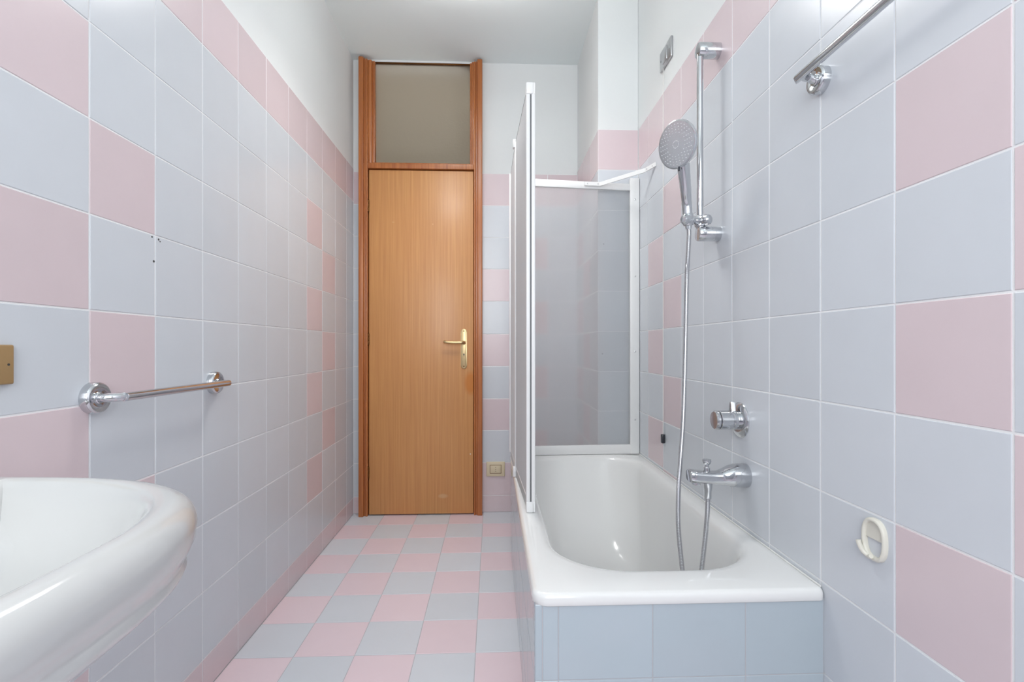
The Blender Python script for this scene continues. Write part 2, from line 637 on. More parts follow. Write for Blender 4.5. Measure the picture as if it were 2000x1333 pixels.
# ------------------------------------------------------------------ dim hallway behind the transom
hx0, hx1, hy0, hy1 = -1.25, 0.40, YD + 0.12, YD + 1.6
M_HALL = simple('hall_plaster', srgb(208, 203, 194), 0.8, spec=0.1)
for nm, bxs in (('wall_hall_left', (hx0 - 0.05, hx0, hy0, hy1, 0, ZC)), ('wall_hall_right', (hx1, hx1 + 0.05, hy0, hy1, 0, ZC)),
                ('wall_hall_end', (hx0 - 0.05, hx1 + 0.05, hy1, hy1 + 0.05, 0, ZC)), ('floor_hall', (hx0 - 0.05, hx1 + 0.05, hy0, hy1, -0.05, 0)),
                ('ceiling_hall', (hx0 - 0.05, hx1 + 0.05, hy0, hy1 + 0.05, ZC, ZC + 0.05))):
    mb = MB()
    mb.box(*bxs)
    struct(mb.build(nm, M_HALL, smooth=0))
mb = MB()
mb.box(hx0, XL - RB, YD + 0.07, YD + 0.12, 0, ZC)
struct(mb.build('wall_hall_front', M_HALL, smooth=0))
area('hall_fill_light', (0.30, YD + 0.5, 1.6), (0, math.radians(90), 0), 0.3, 0.3, 13.0, (1.0, 0.965, 0.91))  # added unseen light that brightens the hall behind the transom glass

# ------------------------------------------------------------------ door_1
door = bpy.data.objects.new('door_1', None)
C.objects.link(door)
door.location = (-0.435, YD - 0.03, 0)
struct(door, 'tall orange-brown wooden door with a frosted glass transom up to the ceiling')
ZT = 2.757
mb = MB()
# moulded jamb: architrave, step, inner rebate
jl = [(-0.803, -0.774, 2.968, YD + 0.02), (-0.776, -0.762, 2.982, YD + 0.02), (-0.763, -0.750, 2.976, YD + 0.02)]
jr = [(-0.092, -0.062, 2.968, YD + 0.02), (-0.104, -0.090, 2.982, YD + 0.02), (-0.113, -0.103, 2.976, YD + 0.02)]
for k, (x0, x1, y0, y1) in enumerate(jl + jr):
    mb.box(x0, x1, y0, y1, 0.0 if k % 3 else 0.0, ZT + (0.006 if k % 3 == 0 else -0.004), bev=0.0035, seg=3)
# back of the frame lining the wall opening
mb.box(-0.800, -0.745, 3.02, YD + 0.10, 0, ZT, bev=0.002)
mb.box(-0.122, -0.066, 3.02, YD + 0.10, 0, ZT, bev=0.002)
# transom rail and beads
mb.box(-0.752, -0.112, 2.974, YD + 0.08, 2.096, 2.128, bev=0.004, seg=3)
mb.box(-0.740, -0.124, 2.990, 3.03, 2.127, 2.137, bev=0.003)
for x0, x1 in ((-0.750, -0.728), (-0.127, -0.104)):
    mb.box(x0, x1, 2.984, 3.03, 2.128, ZT - 0.003, bev=0.004)
for x0, x1 in ((-0.730, -0.712), (-0.138, -0.125)):
    mb.box(x0, x1, 2.998, 3.035, 2.136, ZT - 0.003, bev=0.003)
# broken splinters where the mouldings meet the ceiling
for (x, y, hgt, wd) in ((-0.798, 2.975, 0.016, 0.012), (-0.786, 2.974, 0.010, 0.010), (-0.770, 2.985, 0.012, 0.009), (-0.757, 2.982, 0.008, 0.007),
                        (-0.066, 2.975, 0.015, 0.006), (-0.075, 2.975, 0.018, 0.006), (-0.084, 2.974, 0.013, 0.006), (-0.097, 2.986, 0.010, 0.007)):
    mb.prism([(-wd / 2, 0), (wd / 2, 0), (wd * 0.1, hgt)], 0.02, (x, y + 0.02, ZT - 0.003), (1, 0, 0), (0, 0, 1))
mb.build('door_frame', M_FRAMEWOOD, door)

mb = MB()
mb.box(-0.745, -0.1165, 2.988, 3.030, 0.008, 2.090, bev=0.003)
leaf = mb.build('door_leaf', M_DOORWOOD, door)
mb = MB()
mb.box(-0.748, -0.1135, 3.030, 3.040, 0.002, 2.094)
mb.build('door_stop', M_HOLE, door, smooth=0)
# hinges
for z in (1.871, 1.066, 0.262):
    mb = MB()
    for k in range(3):
        mb.lathe([(0.0052, -0.0115), (0.006, -0.010), (0.006, 0.010), (0.0052, 0.0115)], (-0.7475, 2.984, z + (k - 1) * 0.0235), (0, 0, 1), n=14)
    mb.lathe([(0.002, 0), (0.0045, 0.004), (0.0, 0.009)], (-0.7475, 2.984, z + 0.035), (0, 0, 1), n=12)
    mb.lathe([(0.002, 0), (0.0045, 0.004), (0.0, 0.009)], (-0.7475, 2.984, z - 0.035), (0, 0, -1), n=12)
    mb.build('hinge', M_BRASS_D, door)
# handle set
mb = MB()
hx, hz0, hz1, hw = -0.1735, 0.889, 1.131, 0.0185
outl = [(hw * math.cos(a), (hz1 - hw) + hw * math.sin(a)) for a in [PI * i / 12 for i in range(13)]] + \
       [(hw * math.cos(a), (hz0 + hw) + hw * math.sin(a)) for a in [PI + PI * i / 12 for i in range(13)]]
mb.prism(outl, 0.006, (hx, 2.988, 0), (1, 0, 0), (0, 0, 1), bev=0.002)
plate = mb.build('handle_plate', M_BRASS, leaf)
mb = MB()
for z in (1.117, 0.903):
    mb.lathe([(0.0035, 0), (0.0035, 0.0012), (0.001, 0.002)], (hx, 2.982, z), (0, -1, 0), n=12)
mb.build('screw', M_BRASS_D, plate)
mb = MB()
mb.lathe([(0.0045, 0), (0.0045, 0.0006)], (hx, 2.9822, 0.976), (0, -1, 0), n=16)
mb.box(hx - 0.002, hx + 0.002, 2.9815, 2.9824, 0.964, 0.976)
mb.build('keyhole', M_BLACK, plate)
mb = MB()
lev = [(hx, 2.984, 1.047), (hx, 2.962, 1.047)] + [tuple(p) for p in arc((hx - 0.016, 2.962, 1.047), 0.016, 0, PI / 2, 8, (1, 0, 0), (0, -1, 0))] + \
      [(hx - 0.05, 2.946, 1.047), (hx - 0.09, 2.946, 1.048), (hx - 0.108, 2.9485, 1.050), (hx - 0.116, 2.954, 1.052)]
lev = spline(lev, 0.004)
mb.tube(lev, 0.007, n=16, radf=lambda j: 0.0095 if j < 4 else 0.0088)
mb.lathe([(0.0125, 0), (0.0125, 0.005), (0.010, 0.007)], (hx, 2.982, 1.047), (0, -1, 0), n=24)
mb.build('lever', M_BRASS, plate)
mb = MB()
mb.lathe([(0.0035, 0), (0.0035, 0.0012), (0.0015, 0.002)], (-0.1345, 2.988, 0.369), (0, -1, 0), n=12)
mb.build('screw', M_IVORY, leaf)
mb = MB()
mb.box(-0.726, -0.128, 3.030, 3.035, 2.134, ZT)
mb.build('transom_pane', M_TRANSOM, door, smooth=0)
mb = MB()
mb.box(-0.728, -0.126, 3.020, 3.045, ZT - 0.001, ZT + 0.005, bev=0.001)  # dark strip standing in for the shaded gap above the glass
mb.build('top_gap_strip', M_BRASS_D, door)

# ------------------------------------------------------------------ bathtub surround (masonry under the tub)
SX, SY, SZ = 0.091, 1.052, 0.468
mb = MB()
mb.box(SX + GR, XR, SY + GR, SY + 0.02, 0, SZ - 0.002, mi=1)
ax = [SX, 0.1075, 0.142, 0.348, 0.554, XR]
arow = [SZ - 0.003, 0.300, 0.100, 0.0]
tiles(mb, ax, arow, lambda i, j: 0, lambda u, v, h: (u, SY - h, v), g=0.0018)
struct(mb.build('wall_bath_front', [M_APRON, M_FGROUT], smooth=0), 'blue-grey tiled apron under the near end of the bathtub')
mb = MB()
mb.box(SX + GR, SX + 0.02, SY + 0.02, 2.43, 0, SZ - 0.002, mi=1)
ay = [SY] + [SY + 0.012 + 0.202 * k for k in range(0, 7)] + [2.43]
tiles(mb, ay, arow, lambda i, j: 0, lambda u, v, h: (SX - h, u, v))
struct(mb.build('wall_bath_side', [M_APRON, M_FGROUT], smooth=0), 'blue-grey tiled side of the bathtub facing the aisle')

# ------------------------------------------------------------------ bathtub
def rrect(x0, x1, y0, y1, r, z, n=24, power=None):
    """closed loop: n points per side-corner set, consistent correspondence between loops"""
    if not isinstance(r, (list, tuple)):
        r = [r] * 4
    pts = []
    cs = [(x0, y0, r[0], PI), (x1, y0, r[1], 1.5 * PI), (x1, y1, r[2], 0), (x0, y1, r[3], 0.5 * PI)]
    # corners in order: front-left, front-right, back-right, back-left
    sx = [1, -1, -1, 1]
    sy = [1, 1, -1, -1]
    k = 12
    corners = []
    for q, (cx, cy, rr, a0) in enumerate(cs):
        ox, oy = cx + sx[q] * rr, cy + sy[q] * rr
        corners.append([(ox + rr * math.cos(a0 + 0.5 * PI * i / k), oy + rr * math.sin(a0 + 0.5 * PI * i / k)) for i in range(k + 1)])
    for q in range(4):
        pts += corners[q]
        a, b = corners[q][-1], corners[(q + 1) % 4][0]
        m = 8
        pts += [(a[0] + (b[0] - a[0]) * i / m, a[1] + (b[1] - a[1]) * i / m) for i in range(1, m)]
    zf = z if callable(z) else (lambda x, y: z)
    return [Vector((p[0], p[1], zf(p[0], p[1]))) for p in pts]


TX0, TX1, TY0, TY1, TZ = 0.086, 0.7290, 1.045, 2.424, 0.489
mb = MB()
L = []
ro = [0.035, 0.012, 0.008, 0.008]
inset = lambda d, z, rr=None: rrect(TX0 + d, TX1 - d * 0.6, TY0 + d, TY1 - d * 0.6, [max(q - d * 0.3, 0.004) for q in ro], z)
L.append(inset(0.010, 0.462))
L.append(inset(0.003, 0.462))
L.append(inset(0.0, 0.465))
L.append(inset(0.0, 0.478))
L.append(inset(0.0015, 0.4835))
L.append(inset(0.005, 0.4875))
L.append(inset(0.011, 0.4895))
# rim falls gently towards the bowl
IX0, IX1, IY0, IY1 = 0.152, 0.683, 1.160, 2.372
io = lambda d, z, r, dn=0.0, df=0.0: rrect(IX0 + d, IX1 - d, IY0 + d + dn, IY1 - d - df, [r, r, r * 0.9, r * 0.9], z)
L.append(io(-0.022, 0.4885, 0.205))
L.append(io(-0.012, 0.4875, 0.200))
L.append(io(-0.004, 0.4850, 0.195))
L.append(io(0.003, 0.4800, 0.190))
L.append(io(0.009, 0.4715, 0.187))
L.append(io(0.014, 0.458, 0.184))
L.append(io(0.022, 0.42, 0.180, 0.004, 0.010))
L.append(io(0.034, 0.34, 0.172, 0.012, 0.050))
L.append(io(0.048, 0.25, 0.160, 0.026, 0.105))
L.append(io(0.062, 0.18, 0.150, 0.040, 0.155))
L.append(io(0.078, 0.138, 0.140, 0.056, 0.190))
L.append(io(0.100, 0.112, 0.125, 0.075, 0.220))
L.append(io(0.130, 0.100, 0.105, 0.095, 0.250))
L.append(io(0.180, 0.096, 0.07, 0.13, 0.30))
mb.loops(L, cap1=True)
mb.org = ((TX0 + TX1) / 2, (TY0 + TY1) / 2, 0.0)
tub = thing('bathtub', mb.org, 'white enamelled built-in bathtub along the right wall', 'bathtub')
mb.build('tub_shell', M_ENAMEL, tub, smooth=60)
mb = MB()
mb.lathe([(0.034, 0), (0.034, 0.002), (0.028, 0.004), (0.012, 0.004)], (0.418, 1.50, 0.0965), (0, 0, 1), n=32)
mb.build('drain', M_CHROME, tub)
mb = MB()
mb.tube([(XR - 0.0028, 1.06, TZ), (XR - 0.0028, 2.40, TZ)], 0.0022, n=8)
mb.build('sealant_bead', M_CAULK, tub)

# ------------------------------------------------------------------ folding bath screen on the tub rim
P_far, P_mid, P_near = Vector((0.089, 2.392, 0)), Vector((0.0955, 2.014, 0)), Vector((0.1145, 1.568, 0))
screen = thing('folding_bath_screen', (P_mid.x, P_mid.y, TZ), 'white framed frosted bath screen, folded panels standing along the tub rim', 'bath screen')
ZB, ZS = 0.530, 1.865


def between(a, b, o0, o1, th, z0, z1, mb, bev=0.0, mi=0, side=0.0):
    """box along a->b from distance o0 to o1 with thickness th; side shifts it sideways"""
    d = (b - a)
    ln = d.length
    d.normalize()
    nrm = Vector((d.y, -d.x, 0))
    m = Matrix(((d.x, nrm.x, 0, a.x + nrm.x * side), (d.y, nrm.y, 0, a.y + nrm.y * side), (0, 0, 1, 0), (0, 0, 0, 1)))
    mb.box(o0, o1, -th / 2, th / 2, z0, z1, bev=bev, mi=mi, mat=m)
    return ln


def screen_panel(a, b, side, prof_a, prof_b):
    ln = (b - a).length
    mb = MB()
    between(a, b, 0.004, ln - 0.004, 0.003, ZB, ZS - 0.006, mb, side=side)
    pane = mb.build('pane', M_PANE_F, screen, smooth=0)
    mb = MB()
    between(a, b, 0.010, ln - 0.010, 0.002, TZ + 0.002, ZB + 0.004, mb, side=side)
    mb.build('bottom_seal', M_SEAL, pane, smooth=0)
    mb = MB()
    between(a, b, 0.010, ln - 0.010, 0.005, ZB - 0.004, ZB + 0.004, mb, bev=0.001, side=side)
    mb.build('seal_profile', M_WHITEP, pane)
    mb = MB()
    between(a, b, 0.010, ln - 0.010, 0.004, ZS - 0.008, ZS - 0.004, mb, bev=0.001, side=side)
    mb.build('top_gasket', M_GASKET, pane)
    for o0, o1, th in (prof_a, prof_b):
        mb = MB()
        between(a, b, o0, o1, th, ZB - 0.02, ZS - 0.003, mb, bev=0.003, side=side)
        mb.build('frame_profile', M_WHITEP, screen)


screen_panel(P_far, P_mid, 0.0, (-0.004, 0.02, 0.016), (0.355, 0.372, 0.010))
screen_panel(P_mid, P_near, 0.0, (0.006, 0.022, 0.010), (0.425, 0.447, 0.0125))
screen_panel(P_mid + Vector((0.016, 0.03, 0)), P_near + Vector((0.0165, 0.0, 0)), 0.0, (0.0, 0.02, 0.011), (0.452, 0.477, 0.0125))
# hinge posts with end caps
for p, wd in ((P_mid + Vector((0.001, 0, 0)), 0.009), ):
    mb = MB()
    mb.lathe([(wd * 0.75, 0), (wd * 0.75, ZS - ZB + 0.01)], (p.x, p.y - 0.004, ZB - 0.01), (0, 0, 1), n=16)
    mb.build('hinge_post', M_WHITEP, screen)
    for z0, z1 in ((TZ + 0.0005, 0.530), (ZS - 0.03, ZS + 0.004)):
        mb = MB()
        mb.box(p.x - 0.013, p.x + 0.011, p.y - 0.018, p.y + 0.006, z0, z1, bev=0.003)
        mb.build('end_cap', M_WHITEP, screen)
mb = MB()
mb.box(P_near.x + 0.001, P_near.x + 0.0155, P_near.y + 0.002, P_near.y + 0.02, ZB - 0.02, ZS - 0.01, bev=0.001)
mb.build('hinge_spine', M_GASKET, screen)
for z0, z1 in ((TZ + 0.0005, 0.523), (ZS - 0.033, ZS + 0.004)):
    mb = MB()
    mb.box(P_near.x - 0.0065, P_near.x + 0.0155, P_near.y - 0.004, P_near.y + 0.03, z0, z1, bev=0.003)
    mb.box(P_near.x + 0.0155, P_near.x + 0.0225, P_near.y - 0.002, P_near.y + 0.028, z0, z1, bev=0.002)
    mb.build('end_cap', M_WHITEP, screen)

# ------------------------------------------------------------------ fixed end panel at the far end of the tub
QL, QR = Vector((0.092, 2.400, 0)), Vector((XR - 0.002, 2.414, 0))
fixp = thing('fixed_shower_panel', ((QL.x + QR.x) / 2, 2.408, TZ), 'white framed frosted panel across the far end of the bathtub', 'shower panel')
lnq = (QR - QL).length


def tilt_box(mb, x0, x1, z0l, z1l, z0r, z1r, yoff, th):
    d = (QR - QL).normalized()
    vs = []
    for yy in (-th / 2, th / 2):
        for (s, za) in ((x0, z0l), (x1, z0r), (x1, z1r), (x0, z1l)):
            p = QL + d * s
            vs.append((p.x, p.y + yoff + yy, za))
    b = bmesh.new()
    v = [b.verts.new(q) for q in vs]
    for f in ((0, 1, 2, 3), (7, 6, 5, 4), (0, 4, 5, 1), (1, 5, 6, 2), (2, 6, 7, 3), (3, 7, 4, 0)):
        b.faces.new([v[i] for i in f])
    bmesh.ops.bevel(b, geom=list(b.edges), offset=0.0022, segments=2, profile=0.5, affect='EDGES')
    b.verts.index_update()
    mb.bm(b)


mb = MB()
tilt_box(mb, 0.0, lnq - 0.044, 1.812, 1.850, 1.797, 1.830, 0, 0.016)
mb.build('top_rail', M_WHITEP, fixp)
mb = MB()
tilt_box(mb, 0.0, lnq - 0.044, TZ + 0.0008, 0.533, TZ + 0.0008, 0.536, 0, 0.018)
mb.build('bottom_rail', M_WHITEP, fixp)
mb = MB()
tilt_box(mb, lnq - 0.046, lnq, TZ + 0.0008, 1.858, TZ + 0.0008, 1.858, 0, 0.022)
post = mb.build('wall_post', M_WHITEP, fixp)
for z in (1.752, 1.371, 0.998, 0.660):
    mb = MB()
    mb.lathe([(0.0042, 0), (0.0042, 0.001), (0.0015, 0.002)], (0.706, 2.4022, z), (0, -1, 0), n=12)
    mb.build('screw', M_STEEL, post)
mb = MB()
tilt_box(mb, 0.004, lnq - 0.04, 0.53, 1.820, 0.53, 1.805, 0, 0.004)
mb.build('pane', M_PANE, fixp, smooth=0)
# stabilising arm up to the right wall
mb = MB()
A = [Vector((0.452, 2.3935, 1.8245)), Vector((0.528, 2.3935, 1.8225)), Vector((0.700, 2.222, 1.832)), Vector((XR - 0.001, 2.160, 1.838))]
for a, b in zip(A[:-1], A[1:]):
    d = (b - a).normalized()
    up = Vector((0, 0, 1))
    n = d.cross(up).normalized()
    hh, tt = 0.0095, 0.0022
    vs = [q + n * sn * tt + up * su * hh for q in (a - d * 0.001, b + d * 0.001) for sn, su in ((-1, -1), (1, -1), (1, 1), (-1, 1))]
    mb.add(vs, [[0, 1, 2, 3], [7, 6, 5, 4], [0, 4, 5, 1], [1, 5, 6, 2], [2, 6, 7, 3], [3, 7, 4, 0]])
arm = mb.build('stabilising_arm', M_WHITEP, fixp, smooth=0)
for (x, y, z, nx, ny) in ((0.466, 2.391, 1.8243, 0, -1), (0.518, 2.391, 1.8228, 0, -1), (0.704, 2.2095, 1.8325, -0.896, -0.444), (0.719, 2.179, 1.8355, -0.896, -0.444)):
    mb = MB()
    mb.lathe([(0.0032, 0), (0.0032, 0.001), (0.001, 0.0018)], (x, y, z), (nx, ny, 0), n=12)
    mb.build('screw', M_STEEL, arm)

# ------------------------------------------------------------------ washbasin
BC, BA, BB, BN, BZ, BR = 0.470, 0.356, 0.481, 3.13, 0.8158, 0.028


def dloop(off, z, back=0.0, n=64, shift=0.0, na=None):
    na = na or BN
    a, b = BA + off, BB + off - back
    pts = []
    for i in range(n + 1):
        t = PI * i / n
        c_, s_ = math.cos(t), math.sin(t)
        y = BC + a * math.copysign(abs(c_) ** (2 / na), c_)
        x = XL + back + b * (max(s_, 0) ** (2 / na)) + shift
        pts.append(Vector((x, y, z)))
    p0, p1 = pts[-1], pts[0]
    m = 12
    pts += [p0.lerp(p1, i / m) for i in range(1, m)]
    return pts


L = []
L.append(dloop(-0.1166, BZ - 0.1788))
L.append(dloop(-0.068, BZ - 0.145))
L.append(dloop(-0.040, BZ - 0.119))
L.append(dloop(-0.0225, BZ - 0.105))
L.append(dloop(-0.0135, BZ - 0.095))
L.append(dloop(-0.0110, BZ - 0.088))
L.append(dloop(-0.0135, BZ - 0.082))
L.append(dloop(-0.0120, BZ - 0.074))
L.append(dloop(-0.0065, BZ - 0.064))
L.append(dloop(-0.0020, BZ - 0.052))
for t in (-18, 0, 14, 28, 42, 56, 70, 82):
    a = math.radians(t)
    L.append(dloop(-BR + BR * math.cos(a), BZ - 0.033 + 0.033 * math.sin(a)))
L.append(dloop(-0.031, BZ, 0.09, na=2.75))
L.append(dloop(-0.036, BZ - 0.001, 0.092, na=2.6))
L.append(dloop(-0.041, BZ - 0.0045, 0.095, na=2.55))
L.append(dloop(-0.046, BZ - 0.013, 0.10, na=2.55))
L.append(dloop(-0.052, BZ - 0.028, 0.105, na=2.55))
L.append(dloop(-0.063, BZ - 0.055, 0.113, na=2.55))
L.append(dloop(-0.080, BZ - 0.088, 0.125, na=2.55))
L.append(dloop(-0.105, BZ - 0.113, 0.140, na=2.55))
L.append(dloop(-0.140, BZ - 0.129, 0.160, na=2.55))
L.append(dloop(-0.180, BZ - 0.137, 0.185, na=2.55))
L.append(dloop(-0.200, BZ - 0.139, 0.200, na=2.55))
basin = thing('washbasin', (XL, BC, BZ - 0.17), 'large white ceramic washbasin with a rounded rim on the left wall', 'washbasin')
mb = MB()
mb.loops(L, cap0=True, cap1=True)
mb.build('basin_bowl', M_CERAMIC, basin, smooth=75)
mb = MB()
mb.lathe([(0.032, 0), (0.032, 0.002), (0.026, 0.004), (0.01, 0.003)], (XL + 0.235, BC, BZ - 0.1395), (0, 0, 1), n=32)
mb.build('drain', M_CHROME, basin)
# siphon under the basin
mb = MB()
mb.lathe([(0.02, 0), (0.02, -0.09), (0.034, -0.092), (0.034, -0.17), (0.0, -0.178)], (XL + 0.2, BC, BZ - 0.17), (0, 0, 1), n=24)
mb.tube([(XL + 0.2, BC, BZ - 0.285), (XL + 0.1, BC, BZ - 0.285), (XL, BC, BZ - 0.285)], 0.016, n=16)
mb.build('siphon', M_CHROME, basin)

# ------------------------------------------------------------------ chrome towel bars
def rosette(mb, c, n, r, th):
    mb.lathe([(r, 0), (r, th * 0.72), (r - 0.001, th * 0.86), (r - 0.004, th), (r * 0.55, th * 0.985), (r * 0.45, th * 0.9)], c, n, n=48)


def towel_bar(name, xw, s, y0, y1, z, zb, out, r_bar, r_ros, label):
    """s = +1 when the room lies towards +x of the wall"""
    t = thing(name, (xw, (y0 + y1) / 2, z), label, 'towel bar')
    for y in (y0, y1):
        mb = MB()
        rosette(mb, (xw, y, z), (s, 0, 0), r_ros, 0.019)
        mb.lathe([(0.0125, 0), (0.0125, 0.004), (0.011, 0.006)], (xw + s * 0.014, y, z), (s, 0, 0), n=24)
        mb.build('rosette', M_CHROME, t)
    rb = 0.044 if s > 0 else 0.022
    xo = xw + s * out
    pts = [Vector((xw + s * 0.016, y0, z))]
    pts += arc((xo - s * rb, y0 + rb, zb), rb, -PI / 2, 0, 8, (s, 0, 0), (0, 1, 0))
    pts += arc((xo - s * rb, y1 - rb, zb), rb, 0, PI / 2, 8, (s, 0, 0), (0, 1, 0))
    pts += [Vector((xw + s * 0.016, y1, z))]
    mb = MB()
    mb.tube(spline(pts, 0.006), r_bar, n=20)
    mb.build('bar', M_CHROME, t)
    return t


towel_bar('towel_bar', XL, 1, 1.072, 1.521, 0.912, 0.912, 0.055, 0.0098, 0.0335, 'short chrome towel bar on the left wall behind the washbasin')
towel_bar('towel_bar', XR, -1, 0.585, 1.058, 1.611, 1.617, 0.053, 0.0092, 0.030, 'chrome bar high on the right wall, running out of view')

# ------------------------------------------------------------------ shower slide rail
YS = 1.556
RX = 0.669
rail = thing('shower_rail', (XR, YS, 1.385), 'vertical chrome slide rail for the hand shower on the right wall', 'shower rail')
mb = MB()
mb.lathe([(0.0102, 0), (0.0102, 0.60)], (RX, YS, 1.378), (0, 0, 1), n=28)
mb.build('pole', M_CHROME, rail)
for z in (1.977, 1.386):
    mb = MB()
    mb.lathe([(0.0245, 0), (0.0245, 0.066), (0.0225, 0.0695), (0.012, 0.0715)], (XR, YS, z), (-1, 0, 0), n=40)
    br = mb.build('wall_bracket', M_CHROME, rail)
    br.location = (0, 0, 0)
mb = MB()
ZSL = 1.4245
mb.lathe([(0.014, -0.018), (0.017, -0.014), (0.017, 0.014), (0.014, 0.018)], (RX, YS, ZSL), (0, 0, 1), n=28)
mb.lathe([(0.011, -0.002), (0.0155, 0.004), (0.0175, 0.014), (0.0155, 0.024), (0.008, 0.030), (0.0, 0.031)], (RX + 0.004, YS - 0.012, ZSL), (0.45, -0.9, 0), n=28)
hold = Vector((0.619, 1.530, 1.4245))
mb.tube([(RX - 0.008, YS - 0.008, ZSL), (0.640, 1.540, ZSL), hold], 0.0125, n=20)
hd = Vector((-0.12, -0.10, 1.0)).normalized()       # handle direction, upwards
mb.lathe([(0.0135, -0.020), (0.0165, -0.016), (0.0185, 0.0), (0.0175, 0.014), (0.015, 0.018)], hold, hd, n=28)
mb.lathe([(0.0, -0.021), (0.010, -0.019), (0.0165, -0.010), (0.0175, 0.0), (0.0165, 0.006)], hold + Vector((-0.006, -0.004, -0.002)), (0.8, 0.55, 0), n=28)
mb.build('slider', M_CHROME, rail)

# ------------------------------------------------------------------ hand shower
hs = thing('hand_shower', hold, 'round chrome hand shower resting in the slide rail holder', 'shower head')
hc = Vector((0.5535, 1.452, 1.629))      # centre of the face
hn = Vector((-0.86, -0.46, -0.16)).normalized()
hb = hold - hd * 0.030
back = hc - hn * 0.020
neck = back + Vector((0.012, 0.014, -0.062))
ppt = spline([hb, hold, hold + hd * 0.05, hold.lerp(neck, 0.62) + Vector((0.002, 0.003, 0)), neck, back + Vector((0.002, 0.003, -0.035)), back], 0.004)
mb = MB()
npt = len(ppt)


def hr(j):
    t = j / npt
    if t < 0.10:
        return 0.0095 + 0.02 * t
    if t < 0.16:
        return 0.0115
    return 0.0155 + 0.0030 * min(1, max(0, (t - 0.3) / 0.4))


mb.tube(ppt, 0.013, n=24, radf=hr)
mb.build('handle', M_CHROME, hs)
mb = MB()
mb.lathe([(0.020, -0.030), (0.040, -0.026), (0.060, -0.017), (0.0685, -0.008), (0.0705, -0.002), (0.0700, 0.001), (0.067, 0.0025)], hc, hn, n=56)
head = mb.build('shower_head', M_CHROME, hs)
mb = MB()
mb.lathe([(0.066, 0.0024), (0.0655, 0.0040), (0.030, 0.0046), (0.001, 0.0048)], hc, hn, n=56)
face = mb.build('face_plate', M_CHROME_D, head)
fxv = hn.orthogonal().normalized()
fyv = hn.cross(fxv)
mb = MB()
for rr, cnt in ((0.0105, 14), (0.034, 18), (0.042, 22), (0.050, 26), (0.058, 30)):
    for i in range(cnt):
        a = 2 * PI * (i + 0.5 * (cnt // 4 % 2)) / cnt
        p = hc + hn * 0.0040 + (fxv * math.cos(a) + fyv * math.sin(a)) * rr
        mb.lathe([(0.0013, 0), (0.0011, 0.0016)], p, hn, n=6)
nz = mb.build('nozzles', M_NOZZLE, face)
nz['kind'] = 'stuff'
mb = MB()
down = (Vector((0, 0, -1)) - hn * hn.dot(Vector((0, 0, -1)))).normalized()
mb.tube([hc + down * 0.066 + hn * 0.001, hc + down * 0.078 + hn * 0.004], 0.003, n=10)
mb.build('spray_lever', M_BLACK, head)

# ------------------------------------------------------------------ hose
h0 = hb
sp_out = Vector((0.6185, 1.385, 0.600))
hpts = [hb + hd * 0.006, hb - hd * 0.012, (0.6225, 1.532, 1.360), (0.615, 1.522, 1.29), (0.603, 1.50, 1.2235), (0.588, 1.475, 0.986), (0.572, 1.45, 0.802), (0.556, 1.43, 0.684), (0.5465, 1.42, 0.600), (0.542, 1.41, 0.494), (0.552, 1.405, 0.372), (0.566, 1.40, 0.24), (0.574, 1.42, 0.15), (0.585, 1.46, 0.123), (0.600, 1.44, 0.15), (0.600, 1.405, 0.26), (0.603, 1.392, 0.372), (0.611, 1.388, 0.46), (0.617, 1.386, 0.54), sp_out]
hp = spline(hpts, 0.0011)
hose = thing('shower_hose', (sp_out.x, sp_out.y, 0.12), 'ribbed metal shower hose hanging in a loop into the bathtub', 'hose')
mb = MB()
mb.tube(hp, 0.0068, n=12, radf=lambda j: 0.0070 if j % 4 < 2 else 0.0059)
mb.build('ribbed_sleeve', M_CHROME_D, hose)
mb = MB()
mb.lathe([(0.0095, -0.020), (0.0095, 0.0), (0.0115, 0.010), (0.0125, 0.027)], (sp_out.x, sp_out.y, 0.6045), (0, 0, 1), n=24)
mb.build('hose_nut', M_CHROME, hose)

# ------------------------------------------------------------------ mixer knob
MXY, MXZ = 1.419, 0.8045
mix = thing('shower_mixer', (XR, MXY, MXZ), 'round chrome mixer knob on the right wall above the spout', 'tap')
mb = MB()
mb.lathe([(0.0525, 0), (0.0525, 0.002), (0.050, 0.0055), (0.042, 0.0095), (0.034, 0.0105), (0.028, 0.010)], (XR, MXY, MXZ), (-1, 0, 0), n=56)
mb.build('wall_flange', M_CHROME, mix)
mb = MB()
mb.lathe([(0.028, 0), (0.0285, 0.018), (0.0265, 0.020), (0.0265, 0.022), (0.0285, 0.024), (0.0285, 0.056), (0.0270, 0.0575)], (XR - 0.008, MXY, MXZ), (-1, 0, 0), n=48)
kn = mb.build('knob', M_CHROME, mix)
mb = MB()
mb.lathe([(0.0272, 0.0), (0.0272, 0.003)], (XR - 0.0655, MXY, MXZ), (-1, 0, 0), n=48)
mb.build('black_ring', M_BLACK, kn)
mb = MB()
mb.lathe([(0.0270, 0.0), (0.0285, 0.001), (0.0285, 0.007), (0.025, 0.011), (0.022, 0.0112), (0.0, 0.0110)], (XR - 0.068, MXY, MXZ), (-1, 0, 0), n=48)
mb.build('knob_cap', M_CHROME, kn)
mb = MB()
lv = [(-0.010, 0.0), (0.010, 0.0), (0.007, 0.022), (0.004, 0.030), (-0.004, 0.030), (-0.007, 0.022)]
mb.prism(lv, 0.012, (XR - 0.018, MXY, MXZ + 0.024), (0, -1, 0), (0, 0, 1), bev=0.002)
mb.build('lever', M_CHROME, kn)

